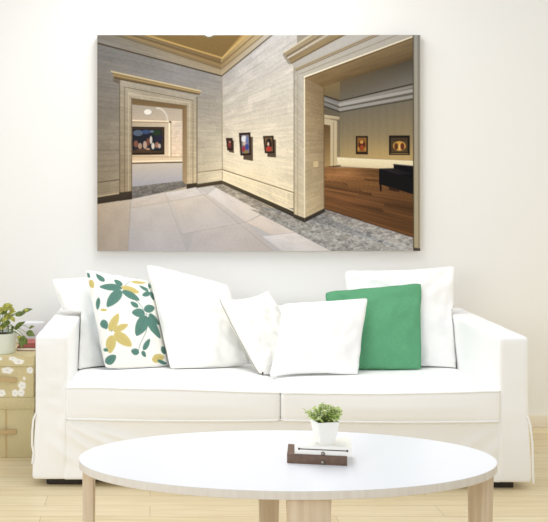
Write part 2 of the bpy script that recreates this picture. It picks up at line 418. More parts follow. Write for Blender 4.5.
    # paintings on the pale wall
    def pic(fr, sh, inner, spots):
        g.poly(sh, (66, 48, 32), .85); g.poly(fr, (48, 30, 20)); g.poly(inner[0], inner[1])
        for x, y, rx, ry, c in spots: g.ell(x, y, rx, ry, c, .9)
    pic([(226, 138), (232.5, 138), (233, 150.2), (227.2, 150.6)], [(228, 140), (233.8, 140.5), (234, 153), (229, 152)], ([(227.4, 139.6), (231.4, 139.6), (231.8, 148.6), (228.2, 148.9)], (84, 44, 40)), [(229.4, 145, 1.4, 2.4, (150, 48, 44)), (229.8, 142, .8, .9, (196, 150, 116))])
    pic([(238.8, 133), (250.4, 132.3), (251, 155), (240.4, 155.6)], [(243, 136), (252.8, 137), (253, 161), (243.4, 159.4)], ([(241, 135), (248.8, 134.6), (249.4, 153), (242, 153.4)], (120, 110, 120)), [(244, 139, 2.6, 3.4, (226, 222, 226)), (247, 141, 1.6, 4.5, (98, 112, 166)), (244, 144, 1.2, 1.4, (222, 180, 150)), (243.6, 149, 1.8, 3, (168, 40, 52)), (247, 147, 1.8, 3, (48, 64, 148)), (246, 152, 2.4, 1.4, (150, 124, 54)), (245.4, 143, .9, 1, (206, 164, 130))])
    pic([(263, 136), (273.6, 135.7), (274.4, 153.2), (264.8, 153.2)], [(266.6, 139), (275.8, 139.6), (276, 157.4), (267.4, 156.8)], ([(264.6, 137.6), (272.2, 137.4), (272.8, 151.4), (265.8, 151.6)], (120, 88, 54)), [(268.8, 144.5, 3, 6, (40, 28, 26)), (268.8, 148.8, 2.8, 2.6, (206, 54, 44)), (268.2, 144, 1, 2, (236, 200, 166))])
    # right doorway: room beyond
    g.quad([(322, 58), (415, 40), (415, 104), (322, 120)], [(126, 98, 56), (84, 70, 54), (120, 110, 96), (110, 96, 74)])
    g.quad([(339, 104), (415, 88), (415, 164), (339, 160)], [(106, 98, 84), (110, 103, 90), (178, 148, 92), (162, 136, 86)], lambda u, v: 1 + .012 * np.sin(u * 70))
    g.ell(372, 158, 40, 14, (206, 168, 96), .5, 1); g.ell(402, 160, 22, 12, (214, 172, 96), .4, 1)
    g.quad([(322, 96), (340, 104), (340, 166), (322, 168)], [(92, 82, 66), (96, 88, 76), (150, 126, 84), (140, 116, 80)])
    g.quad([(322, 66), (340, 78), (340, 102), (322, 96)], [(150, 118, 66), (134, 108, 66), (110, 96, 70), (118, 98, 62)])
    g.quad([(340, 76), (415, 55), (415, 84), (340, 101)], [(104, 84, 54), (78, 68, 52), (122, 115, 106), (106, 98, 82)])
    # cornice of that room
    for a, b, c, w, col in [((322, 95), (340, 101), (415, 83.4), 1.2, (70, 62, 52)), ((322, 97), (340, 103), (415, 86), 2.6, (168, 160, 150)), ((322, 98.6), (340, 105), (415, 90), 3.2, (196, 190, 182)), ((322, 101), (340, 107.4), (415, 93.4), 1.6, (120, 110, 98)), ((322, 103), (340, 109.6), (415, 96), 3, (184, 178, 170)), ((322, 105.4), (340, 112), (415, 99), 1.2, (94, 84, 72))]:
        g.line(a, b, w, tuple(int(x * .68) for x in col)); g.line(b, c, w, tuple(int(x * .84) for x in col))
    # inner door in that room
    g.quad([(322, 118), (338, 121), (338, 166), (322, 168)], [(190, 172, 136), (186, 166, 132), (206, 182, 132), (200, 174, 128)])
    g.quad([(322, 124), (330.4, 125.4), (330.4, 167), (322, 168)], [(96, 70, 38), (104, 76, 40), (180, 142, 84), (166, 130, 76)])
    g.quad([(322, 114.4), (339.6, 117), (339, 120), (322, 118.6)], [(206, 188, 150), (196, 176, 138), (150, 130, 96), (160, 140, 104)])
    g.line((337.4, 121), (337.4, 166), .8, (120, 100, 68)); g.line((333.6, 122), (333.6, 166), .7, (150, 128, 90))
    # pictures in that room
    g.poly([(355.8, 136), (367.9, 136), (367.9, 154.4), (355.8, 154.2)], (38, 26, 16)); g.poly([(357.3, 137.6), (366.5, 137.6), (366.5, 152), (357.3, 152)], (146, 92, 34))
    for x, y, rx, ry, c in [(361.8, 145, 3.4, 5, (84, 34, 20)), (361.6, 142, 1.7, 1.8, (228, 164, 64)), (362, 147.5, 2, 2.6, (176, 70, 24)), (358.6, 149, 1, 2, (208, 140, 50)), (365, 149, 1, 2, (196, 130, 46))]: g.ell(x, y, rx, ry, c, .9)
    g.poly([(389, 135.4), (409.8, 135.4), (409.8, 155), (389, 155)], (36, 28, 20)); g.poly([(391, 138), (407.6, 138), (407.6, 152.4), (391, 152.4)], (88, 66, 38))
    g.ell(399.4, 146, 6.4, 4.8, (214, 152, 56)); g.ell(396.2, 146.4, 2, 3.4, (104, 54, 30)); g.ell(402.4, 146.4, 2, 3.4, (112, 46, 30)); g.ell(399.4, 147.2, .8, 2.6, (232, 192, 110)); g.line((392, 140), (407, 140), 1.6, (70, 52, 32)); g.line((391, 153.6), (408, 153.6), .8, (150, 116, 62))
    # base, wooden floor, bench
    g.quad([(337, 157), (415, 160.6), (415, 171), (337, 165.8)], [(238, 222, 180), (240, 222, 178), (226, 204, 158), (226, 202, 154)])
    g.line((337, 157), (415, 160.6), .7, (180, 152, 98)); g.line((324, 167.6), (340, 165.8), 1.4, (76, 58, 38))
    def wood(u, v):
        r = np.floor(v * 22); k = hash2(r, np.floor(u * .9 + hash2(r, r, 3) * 3), 9)
        return (.78 + .36 * k) * (1 + .2 * (vnoise(u * 5, v * 60, 2) - .5)) * (1 - .15 * (np.abs(((v * 22) % 1) - .5) > .44))
    g.quad([(323, 166.8), (415, 169.6), (460, 252), (324, 209)], [(150, 98, 48), (108, 68, 32), (104, 64, 30), (132, 82, 40)], wood)
    g.ell(345, 173, 18, 5, (214, 140, 78), .5, 1); g.ell(352, 200, 26, 5, (176, 104, 56), .35, 1)
    g.quad([(250, 209), (304, 221), (415, 253), (337, 254)], (140, 140, 138), None, .0)
    g.poly([(324, 208.6), (415, 238), (415, 254), (324, 214)], (146, 148, 150)); g.quad([(324, 208.6), (415, 238), (415, 254), (324, 216)], [(134, 126, 118), (160, 154, 148), (168, 164, 158), (138, 130, 122)], marb)
    for k in range(14):
        x = 328 + 84 * random.random(); y = 212 + (x - 324) * .32 + 9 * random.random()
        g.ell(x, y, 1 + 2 * random.random(), .5 + .6 * random.random(), random.choice([(206, 204, 200), (92, 92, 94), (178, 168, 156)]), .55)
    g.line((324, 208.4), (415, 237.8), 1, (92, 58, 34))
    g.poly([(379, 168.6), (394, 168.4), (415, 171), (415, 196.5), (381, 184.6), (379, 184)], (22, 18, 20)); g.poly([(393.6, 164.4), (415, 166.4), (415, 178), (393.6, 174)], (16, 14, 18))
    g.quad([(379, 168.4), (394, 168.2), (415, 174), (398, 174.4)], [(52, 44, 44), (34, 28, 30), (26, 22, 26), (40, 34, 36)])
    g.line((393.6, 164.4), (415, 166.4), 1, (70, 64, 72)); g.poly([(379.4, 183), (381.4, 184), (381.6, 191.4), (380, 191)], (20, 14, 12)); g.poly([(389, 186.6), (399, 189.4), (399, 192), (389, 190)], (60, 34, 20))
    # pier and heavy lintel of the right doorway
    g.quad([(294, 66), (305, 77), (305, 221), (294, 216)], [(176, 170, 160), (184, 175, 160), (216, 196, 158), (212, 190, 150)], stone(1, 10, .05, .06, 31))
    g.quad([(304.4, 77.4), (323.6, 86), (324.4, 209), (304.4, 220.6)], [(144, 118, 82), (126, 102, 68), (176, 150, 110), (206, 182, 138)], stone(1.5, 11, .06, .08, 32))
    g.line((304.4, 77), (304.6, 220), 1.1, (240, 224, 190)); g.line((294, 67), (294, 216), .8, (140, 122, 94)); g.line((297.6, 72), (297.6, 216), .6, (168, 148, 114)); g.line((323.8, 86), (324.2, 209), .7, (110, 84, 50))
    g.quad([(293.4, 213.8), (304.6, 218), (304.6, 222.4), (293.4, 217.8)], [(80, 68, 52), (74, 62, 48), (60, 52, 40), (66, 56, 44)])
    g.quad([(304.6, 218), (325, 208), (325, 212), (304.6, 222.4)], [(66, 56, 44), (70, 60, 48), (58, 50, 42), (54, 46, 38)])
    g.poly([(313.4, 161.4), (318.2, 161), (318.2, 167.4), (313.4, 167.8)], (206, 178, 126)); g.line((313.4, 167.8), (318.2, 167.4), .6, (140, 112, 70))
    g.quad([(304.5, 77.4), (413, 37), (413, 59), (322, 87)], [(136, 108, 66), (140, 116, 78), (98, 76, 46), (118, 90, 52)], lambda u, v: 1 + .12 * (vnoise(u * 6, v * 14, 40) - .5))
    g.quad([(294, 66), (371, 33), (419, 33), (304.5, 77.4)], [(174, 166, 154), (182, 176, 166), (178, 170, 158), (184, 174, 156)])
    g.quad([(290, 62), (345, 33), (374, 33), (294.6, 67)], [(170, 162, 152), (182, 176, 168), (186, 180, 174), (172, 164, 154)])
    g.quad([(284, 53), (311, 33), (350, 33), (291, 63)], [(150, 138, 118), (176, 168, 156), (150, 124, 82), (128, 104, 64)])
    g.line((284.6, 54), (318, 33.4), 2.2, (160, 138, 98)); g.line((284, 52.4), (313, 34), 1, (206, 194, 166)); g.line((287.6, 58), (330, 33.4), 1.6, (192, 182, 166)); g.line((286.4, 56.6), (324, 33.4), .9, (106, 82, 48))
    g.line((290.6, 61.6), (341, 33.6), 2.2, (150, 126, 86)); g.line((291, 63.6), (346, 33.8), .9, (102, 80, 50)); g.line((295.6, 69.4), (378, 33.6), 1.8, (156, 134, 96)); g.line((296, 71), (382, 33.8), .7, (112, 90, 60))
    g.line((300, 74), (398, 34.6), .8, (150, 138, 120)); g.line((304.4, 77), (413, 36.4), 1.2, (244, 232, 204)); g.line((305, 78.6), (413, 38.4), .8, (104, 78, 44))
    g.poly([(284, 53), (291, 63), (289, 65), (282.6, 55)], (120, 104, 82), .6)
    # right jamb
    g.quad([(412.8, 33), (421, 33), (421, 253), (413.4, 253)], [(150, 146, 138), (146, 144, 140), (186, 168, 128), (180, 158, 112)])
    g.line((413.2, 33), (413.6, 253), .8, (66, 54, 38)); g.line((418.6, 33), (418.8, 253), .8, (128, 120, 108)); g.line((416, 33), (416.2, 253), .8, (178, 168, 146))
    g.poly([(414, 247.5), (421, 248.5), (421, 253), (414, 253)], (84, 72, 62))
    c = g.c
    lum = c.mean(-1, keepdims=True); c = lum + (c - lum) * .77
    c = 255 * (c / 255) ** 1.06
    grain = 1 + .05 * (vnoise(X * 1.3, Y * 1.3, 77) - .5)
    c = c * grain[..., None]
    return c

def col_attr(me, arr):
    a = me.color_attributes.new('Col', 'FLOAT_COLOR', 'POINT')
    flat = np.ones((len(me.vertices), 4), np.float32); flat[:, :3] = arr
    a.data.foreach_set('color', flat.ravel())

# ------------------------------------------------------------------ the room
def quad_struct(name, lo, hi, m):
    bm = bmesh.new(); box(bm, lo, hi)
    return tag(obj(name, bm, m, sm=False), kind='structure')
quad_struct('wall_back', (-4.2, 0, -.1), (4.6, .12, 2.75), M['wall'])
quad_struct('floor', (-4.2, -5.6, -.1), (4.6, 0, 0), M['floor'])
quad_struct('wall_right', (4.6, -5.6, -.1), (4.72, .12, 2.75), M['wall'])
bm = bmesh.new(); box(bm, (-4.2, -.014, 0), (4.6, 0, .068), .003)
tag(obj('baseboard_back', bm, M['base']), kind='structure')

# ------------------------------------------------------------------ canvas print on the wall
dc = WD - .046
tl = P(97.3, 35, dc); br_ = P(420.3, 251, dc)
cx, cz = (tl.x + br_.x) / 2, (tl.z + br_.z) / 2; hw, hh = (br_.x - tl.x) / 2, (tl.z - br_.z) / 2
art = thing('canvas_picture', 'large unframed canvas print showing a stone museum gallery, hung on white wall above sofa', 'wall art', (cx, 0, cz))
nx, ny = 560, 374
px = np.linspace(97.3, 420.3, nx); py = np.linspace(35, 251, ny)
X, Y = np.meshgrid(px, py)
colr = gallery(X, Y)
gx = np.linspace(-hw, hw, nx); gz = np.linspace(hh, -hh, ny)
GX, GZ = np.meshgrid(gx, gz)
vs = np.stack([GX, np.full_like(GX, -.046), GZ], -1).reshape(-1, 3)
idx = np.arange(nx * ny).reshape(ny, nx)
fs = np.stack([idx[:-1, :-1], idx[1:, :-1], idx[1:, 1:], idx[:-1, 1:]], -1).reshape(-1, 4)
me = bpy.data.meshes.new('printed_face'); me.from_pydata(vs.tolist(), [], fs.tolist()); me.update()
PRINT_K = 1.0
col_attr(me, (nlin(colr) * PRINT_K).reshape(-1, 3))
link('printed_face', me, M['print'], art)
bm = bmesh.new(); box(bm, (-hw, -.0456, -hh), (hw, -.001, hh), .002)
obj('stretched_canvas', bm, M['canvas_side'], art)

# ------------------------------------------------------------------ sofa
SA = -math.atan2(.048, 2.096)
S0 = Vector(((35 - VX) / F * 4.075, 4.075 - WD, 0))
sofa = thing('sofa', 'white two-cushion sofa with a loose cotton slipcover, against the wall under the canvas print', 'sofa', S0, SA)
SW, SD, AH = 2.102, .945, .648
def seg_ridge(p, a, b, w, h):
    ab = (b[0] - a[0], b[1] - a[1]); l2 = ab[0] ** 2 + ab[1] ** 2
    t = max(0, min(1, ((p[0] - a[0]) * ab[0] + (p[1] - a[1]) * ab[1]) / l2))
    d = math.hypot(p[0] - a[0] - t * ab[0], p[1] - a[1] - t * ab[1])
    return h * math.exp(-(d / w) ** 2) * math.sin(PI * min(1, max(0.02, .15 + t * .85)))
left_folds = [((.0, .60), (.13, .585), .007, .007), ((.01, .565), (.12, .55), .007, .008), ((.02, .53), (.135, .508), .008, .009), ((.0, .495), (.12, .48), .008, .008), ((.02, .46), (.135, .43), .009, .008),
              ((.0, .42), (.1, .405), .01, .006), ((.03, .37), (.13, .33), .012, .006)]
apron_folds = [((.13, .275), (.42, .13), .016, .017), ((.11, .25), (.33, .1), .014, .014), ((.2, .27), (.5, .17), .016, .014), ((.06, .2), (.2, .08), .015, .010),
               ((1.96, .26), (1.75, .12), .016, .007), ((1.99, .2), (1.85, .07), .014, .006)]
def arm_warp(side):
    def w(c):
        fr = max(0, 1 - c.y / .1)
        if c.y < .03:
            for a, b, ww, h in (left_folds if side == 0 else []): c.y -= seg_ridge((c.x, c.z), a, b, ww, h)
            for a, b, ww, h in apron_folds: c.y -= seg_ridge((c.x, c.z), a, b, ww, h)
        out = -1 if side == 0 else 1
        k = max(0, .3 - c.z) / .3
        if (c.x < .07 if side == 0 else c.x > SW - .07): c.x += out * (.012 * k + .004 * math.sin(c.y * 23 + c.z * 9) * (.3 + k))
        if c.z > .6: c.z += .006 * c.y / SD
        nv = mnoise.noise(Vector((c.x * 9, c.y * 7, c.z * 11 + side * 7)))
        c.y -= .003 * nv * fr
        return c
    return w
SK = .029
obj('armrest', soft_box((0, 0, SK), (.137, SD, AH), .015, (12, 40, 34), arm_warp(0)), M['cover'], sofa, ang=None)
obj('armrest', soft_box((SW - .127, 0, SK), (SW, SD, AH), .015, (12, 40, 34), arm_warp(1)), M['cover'], sofa, ang=None)
def apron_warp(c):
    if c.y < .03:
        for a, b, ww, h in apron_folds: c.y -= seg_ridge((c.x, c.z), a, b, ww, h)
        c.y -= .004 * mnoise.noise(Vector((c.x * 5, 1, c.z * 6)))
        if c.z < .1: c.y -= .006 * (1 - (c.z - SK) / .07)
    return c
obj('base', soft_box((.12, .006, SK), (SW - .11, SD - .03, .29), .012, (110, 10, 20), apron_warp), M['cover'], sofa, ang=None)
obj('backrest', soft_box((.12, .72, .2), (SW - .11, SD + .03, .665), .05, (40, 8, 16)), M['cover'], sofa, ang=None)
bm = bmesh.new(); box(bm, (.12, .1, .015), (SW - .11, SD - .05, .05)); 
obj('underside_shade_slab', bm, M['foot'], sofa)  # dark slab added below the skirt to stand in for underside shadow
for fx, fw in ((.045, .2), (SW - .16, .105)):
    for fy in (.03, SD - .12):
        bm = bmesh.new(); box(bm, (fx, fy, 0), (fx + fw, fy + .08, .05), .004)
        obj('foot', bm, M['foot'], sofa)
# seat cushions
def seat(x0, x1, seed):
    zt = .287, .431
    def w(c):
        u = (c.x - x0) / (x1 - x0); y = (c.y + .014) / .72
        t = (c.z - zt[0]) / (zt[1] - zt[0])
        dz = (-.045 * c.y) * max(0, t) + t * (.017 * (1 - (2 * u - 1) ** 4) * math.sin(PI * min(1, max(0, y)) ** .7) )
        dz += t * ((.005 - .021 * u) if seed == 1 else (-.016 - .006 * math.sin(PI * u) + .012 * u * u)) * math.exp(-(y / .5) ** 2)
        dz -= .006 * (1 - t) * math.sin(PI * u) * math.exp(-(y / .2) ** 2)
        dz += .004 * t * mnoise.noise(Vector((c.x * 4 + seed, c.y * 5, 0)))
        e = t * (math.exp(-(u / .03) ** 2) + math.exp(-((1 - u) / .03) ** 2)) * .003
        c.z += dz - e
        c.y -= .008 * math.sin(PI * u) * (1 - abs(2 * t - 1)) * (1 - min(1, max(0, y)))
        return c
    bm = soft_box((x0, -.014, zt[0]), (x1, .716, zt[1]), .022, (46, 30, 8), w)
    s = obj('seat_cushion', bm, M['cover'], sofa, ang=None)
    for z0 in (zt[1] - .0065, zt[0] + .0065):
        pts = []
        n = 40
        path = [(x0 + .016 + (x1 - x0 - .032) * i / n, -.0115) for i in range(n + 1)]
        path += [(x1 - .003, .006 + .69 * i / 20) for i in range(21)] + [(x1 - .016 - (x1 - x0 - .032) * i / n, .712) for i in range(n + 1)] + [(x0 + .003, .697 - .691 * i / 20) for i in range(21)]
        for (a, b) in path:
            c = w(Vector((a, b, z0))); pts.append(c)
        bm = bmesh.new(); tube(bm, pts, .0048, 6, True)
        obj('piping', bm, M['pipe'], s, ang=None)
    return s
seat(.131, 1.0495, 1); seat(1.0503, SW - .121, 2)
# slipcover ties
bm = bmesh.new()
tube(bm, [(.004, -.001, .315), (-.006, -.004, .29), (-.011, -.006, .24), (-.012, -.006, .18), (-.006, -.004, .145), (-.012, -.002, .1)], .0042, 8)
tag(obj('tie_cord', bm, M['pipe'], sofa), 'thin white cotton cord')
bm = bmesh.new()
tube(bm, [(SW - .006, -.001, .31), (SW + .002, -.004, .28), (SW + .011, -.006, .2), (SW + .012, -.006, .12), (SW + .016, -.004, .03)], .0045, 8)
tag(obj('tie_cord', bm, M['pipe'], sofa), 'thin white cotton cord')

# ------------------------------------------------------------------ pillows
from mathutils.bvhtree import BVHTree
bpy.context.view_layer.update()
SETTLED = []
LEFT_EDGES = []
sv, sf = [], []
for ch in sofa.children:
    if ch.name.startswith('seat_cushion'):
        for q in [ch] + list(ch.children):
            o = len(sv); sv += [q.matrix_world @ v.co for v in q.data.vertices]; sf += [tuple(o + i for i in p.vertices) for p in q.data.polygons]
SEAT = BVHTree.FromPolygons(sv, sf)
SI = sofa.matrix_world.inverted()
def rest(p, gap):
    """press a pillow point out of the seat, the backrest, the arms and the pillows behind it"""
    q = SI @ p
    if q.z < AH + .03:
        q.x = min(max(q.x, .137 + gap * .5), SW - .127 - gap * .5)
    if q.z < .69: q.y = min(q.y, .716 - gap)
    else: q.y = min(q.y, .9)
    p = sofa.matrix_world @ q
    for b in SETTLED:
        for dx, dz in ((0, 0), (.012, 0), (-.012, 0), (0, .012), (0, -.012)):
            h = b.ray_cast(Vector((p.x + dx, -3, p.z + dz)), Vector((0, 1, 0)))
            if h[0] is not None: p.y = min(p.y, h[0].y - gap)
    top = max([h[0].z for h in (SEAT.ray_cast(Vector((p.x + dx, p.y + dy, 1.5)), Vector((0, 0, -1))) for dx, dy in ((0, 0), (.01, 0), (-.01, 0), (0, -.012), (0, .012))) if h[0] is not None], default=-1)
    p.z = max(p.z, top + gap * .6)
    return p

def pillow(name, label, corners, thick, m, bows=(.05, .05, .05, .05), seed=0, n=56, wr=.006, paint=None, piping=False):
    """corners TL,TR,BR,BL as (px, py, depth); bows = how far left,right,top,bottom edges curve inwards"""
    Q = [P(*c) for c in corners]
    ctr = sum(Q, Vector()) / 4
    ctr_base = Vector((ctr.x, ctr.y, min(q.z for q in Q)))
    nrm = ((Q[1] - Q[0]) + (Q[2] - Q[3])).cross((Q[0] - Q[3]) + (Q[1] - Q[2])).normalized()
    if nrm.y > 0: nrm = -nrm
    ts = [math.sin(PI / 2 * (2 * i / n - 1)) for i in range(n + 1)]
    ts = [.45 * a + .55 * (2 * i / n - 1) for i, a in enumerate(ts)]
    verts, uv, faces = [], [], []
    def pos(u, v, s):
        # v = -1 top .. +1 bottom
        wl, wr_, wt, wb = bows
        uu = u * (1 - (wl if u < 0 else wr_) * (1 - v * v) ** .8 * abs(u) ** 1.5)
        vv = v * (1 - (wt if v < 0 else wb) * (1 - u * u) ** .8 * abs(v) ** 1.5)
        a, b = (uu + 1) / 2, (vv + 1) / 2
        p = (Q[0] * (1 - a) + Q[1] * a) * (1 - b) + (Q[3] * (1 - a) + Q[2] * a) * b
        ed = max(abs(u), abs(v)) ** 6
        sc_ = 1 - .035 * (u * v) ** 8 + .012 * ed * mnoise.noise(Vector((u * 4 + seed * 7, v * 4, 3.3)))
        p = ctr + (p - ctr) * sc_
        e = max(0, (1 - u * u) * (1 - v * v))
        t = thick * e ** .42 * (1 - .25 * (1 - e)) * (1 + .10 * v)
        k = e ** .5
        nz = mnoise.noise(Vector((u * 2.3 + seed * 3.1, v * 2.3, s * 5.0)))
        # creases run from the corners and the edges toward the middle
        ang = math.atan2(v, u); rad = math.hypot(u, v)
        cr = math.sin(ang * 9 + 3 * mnoise.noise(Vector((u * 1.7, v * 1.7, seed)))) * max(0, rad - .45)
        dist = wr * (1.4 * nz + .9 * cr + .7 * mnoise.noise(Vector((u * 5.5, v * 5.5 + seed, s)))) * min(1, k * 2)
        return p + nrm * (s * (t * .5) + dist * (1 if s > 0 else .3))
    for s in (1, -1):
        for j in range(n + 1):
            for i in range(n + 1):
                verts.append(rest(pos(ts[i], ts[j], s), .012 if s > 0 else .007)); uv.append((ts[i], ts[j], s))
        o = 0 if s == 1 else (n + 1) ** 2
        for j in range(n):
            for i in range(n):
                q = (o + j * (n + 1) + i, o + (j + 1) * (n + 1) + i, o + (j + 1) * (n + 1) + i + 1, o + j * (n + 1) + i + 1)
                faces.append(q if s == 1 else q[::-1])
    me = bpy.data.meshes.new(name)
    me.from_pydata([tuple(v - ctr_base) for v in verts], [], faces); me.update()
    if paint is not None:
        col_attr(me, paint(uv, corners))
    else:
        bm = bmesh.new(); bm.from_mesh(me); bmesh.ops.remove_doubles(bm, verts=bm.verts, dist=1e-4); bm.to_mesh(me); bm.free()
    smooth(me)
    o = link(name, me, m); o.location = ctr_base
    tag(o, label, 'cushion', 'loose cushions on the sofa')
    # seam round the edge
    path = [rest(pos(a, b, 1), .009) for a, b in [(t, -1) for t in ts[:-1]] + [(1, t) for t in ts[:-1]] + [(-t, 1) for t in ts[:-1]] + [(-1, -t) for t in ts[:-1]]]
    SETTLED.append(BVHTree.FromPolygons([tuple(v) for v in verts], faces))
    LEFT_EDGES.append([p - ctr_base + Vector((-.001, -.003, 0)) for p in path[-n + 2::2]])
    bm = bmesh.new(); tube(bm, [p - ctr_base for p in path[::2]], .0026, 6, True)
    obj('edge_seam', bm, M['pw'] if paint is not None else m, o, ang=None)
    return o

def leaf_paint(uv, corners):
    cs = [(c[0], c[1]) for c in corners]
    a = np.array([((u + 1) / 2, (v + 1) / 2) for u, v, s in uv])
    c = np.array(cs, float)
    A, B = a[:, :1], a[:, 1:]
    pxy = (c[0] * (1 - A) + c[1] * A) * (1 - B) + (c[3] * (1 - A) + c[2] * A) * B
    g = Painter(pxy[:, 0], pxy[:, 1], (250, 247, 238), .5)
    Z = lambda p: (80 + p[0] / 4.744, 262 + p[1] / 4.744)
    G = (94, 134, 122); D = (70, 106, 98); Yc = (208, 190, 122)
    for pts in [[(185, 145), (205, 120), (230, 92)], [(300, 265), (312, 300), (300, 350), (272, 405), (262, 445)], [(330, 170), (335, 140), (300, 125)], [(135, 345), (150, 340), (165, 330)], [(290, 245), (270, 215), (240, 190)], [(90, 70), (70, 55)], [(300, 262), (340, 285)]]:
        for p, q in zip(pts, pts[1:]): g.line(Z(p), Z(q), .55, D, .9)
    gl = [((188, 135), (84, 128), 36), ((190, 122), (155, 88), 28), ((183, 148), (118, 230), 50), ((190, 150), (272, 200), 34), ((108, 100), (72, 60), 24), ((28, 48), (42, 78), 15), ((80, 182), (76, 238), 18),
          ((330, 155), (286, 172), 25), ((332, 148), (350, 192), 22), ((320, 148), (274, 116), 17), ((330, 132), (324, 102), 14), ((293, 246), (352, 228), 38), ((296, 262), (230, 262), 42), ((264, 234), (226, 208), 24),
          ((303, 275), (253, 368), 56), ((306, 280), (380, 372), 46), ((318, 265), (380, 308), 30), ((288, 430), (320, 380), 24), ((268, 442), (230, 432), 26), ((282, 435), (302, 458), 18),
          ((95, 290), (118, 332), 30), ((118, 485), (162, 452), 38), ((382, 432), (414, 415), 34), ((108, 418), (126, 432), 14), ((360, 470), (420, 490), 14)]
    yl = [((188, 128), (272, 160), 32), ((130, 342), (170, 264), 36), ((148, 345), (214, 318), 30), ((152, 355), (232, 414), 44), ((140, 362), (135, 442), 42), ((235, 98), (312, 100), 17), ((44, 88), (56, 132), 22), ((88, 240), (120, 246), 12), ((334, 468), (398, 455), 34), ((60, 460), (95, 480), 20)]
    for p, q, w in yl: g.leaf(Z(p), Z(q), 1.06 * w / 4.744, Yc, (196, 170, 84))
    for p, q, w in gl: g.leaf(Z(p), Z(q), 1.06 * w / 4.744, G, D)
    back = np.array([s < 0 for _, _, s in uv])
    cc = g.c; cc[back] = (206, 222, 230)
    return nlin(cc)

pillow('cushion', 'ivory cushion at the left end of the sofa, half hidden behind the leaf-patterned cushion', [(51, 279, 4.76), (122, 274, 4.84), (150, 375, 4.72), (79, 374, 4.52)], .14, M['pi'], (.09, .05, .03, .04), 1, wr=.010)
pillow('cushion', 'white cushion behind the green cushion at the right end of the sofa', [(344, 270, 4.80), (456, 265, 4.80), (457, 374, 4.60), (350, 374, 4.64)], .13, M['pw'], (.05, .06, .06, .03), 7, wr=.01)
pillow('cushion', 'white cushion printed with green and yellow leaves', [(85, 269, 4.66), (153, 281, 4.72), (169, 365, 4.56), (105, 368, 4.46)], .12, M['leafprint'], (.03, .05, .04, -.02), 2, n=150, wr=.004, paint=leaf_paint)
pillow('cushion', 'plain emerald green square cushion', [(324, 292, 4.64), (422, 283, 4.70), (422, 371, 4.50), (336, 371, 4.48)], .11, M['green'], (.03, .04, .02, .02), 6)
pillow('cushion', 'large plain white cushion leaning beside the leaf-patterned cushion, the tallest on the left half', [(146, 264, 4.72), (228, 285, 4.76), (250, 364, 4.58), (171, 372, 4.48)], .15, M['pi'], (.03, .02, .0, .0), 3, wr=.011)
pc4 = [(218, 297, 4.56), (268, 290, 4.68), (304, 352, 4.60), (263, 381, 4.39)]
p4 = pillow('cushion', 'slumped small white cushion with pointed lower corner, beside the front square cushion', pc4, .12, M['pi'], (-.035, .05, .16, .05), 4, wr=.009)
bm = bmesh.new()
tube(bm, LEFT_EDGES[-1], .0017, 6)
zp = obj('zip', bm, M['zip'], p4)  # thin taupe tube following this cushion's left edge
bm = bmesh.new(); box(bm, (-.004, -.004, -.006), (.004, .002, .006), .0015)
for v in bm.verts: v.co += LEFT_EDGES[-1][0] + Vector((.003, -.006, .004))
obj('edge_tab', bm, M['dark'], zp)  # small dark tab at the lower end of the tube
pillow('cushion', 'small bright white square cushion in front of all others, against the green cushion', [(282, 304, 4.50), (368, 298, 4.52), (358, 376, 4.34), (269, 377, 4.34)], .13, M['pw'], (.05, .04, .02, .1), 5, wr=.006)

# ------------------------------------------------------------------ coffee table
TZ = .42
TC = Vector((.437, 3.04 - WD, 0))
table = thing('coffee_table', 'oval coffee table with white top and pale wooden board legs in front of sofa', 'table', TC, .004)
A_, B_ = .664, .338
def oval(bm, a, b, z0, z1, bev, n=128):
    prof = [(-.3, z0, 0)]
    rings = []
    for off, z in [(-bev, z0), (0, z0 + bev), (0, z1 - bev), (-bev, z1)]:
        rings.append([bm.verts.new(((a + off) * math.cos(2 * PI * k / n), (b + off) * math.sin(2 * PI * k / n), z)) for k in range(n)])
    for R0, R1 in zip(rings, rings[1:]):
        for k in range(n): bm.faces.new((R0[k], R0[(k + 1) % n], R1[(k + 1) % n], R1[k]))
    bm.faces.new(rings[0][::-1]); bm.faces.new(rings[-1])
bm = bmesh.new(); oval(bm, A_, B_, TZ - .026, TZ - .0012, .0015)
tt = obj('tabletop', bm, M['edge'], table)
bm = bmesh.new(); oval(bm, A_ - .0006, B_ - .0006, TZ - .0012, TZ, .0004)
tag(obj('white_surface', bm, M['ttop'], tt), 'smooth white laminate surface')
def leg(cx, cy, wx, wy, tx, ty):
    bm = bmesh.new(); box(bm, (cx - wx / 2, cy - wy / 2, 0), (cx + wx / 2, cy + wy / 2, TZ - .026), .003)
    for v in bm.verts:
        k = 1 - v.co.z / (TZ - .026)
        v.co.x = cx + (v.co.x - cx) * (1 - k * tx); v.co.y = cy + (v.co.y - cy) * (1 - k * ty)
    obj('leg', bm, M['birch'], table)
leg(-.632, .0, .034, .13, .0, .35)
leg(.620, .0, .036, .15, .05, .35)
leg(.02, -.296, .128, .034, .25, 0)
leg(-.02, .285, .082, .034, .3, 0)

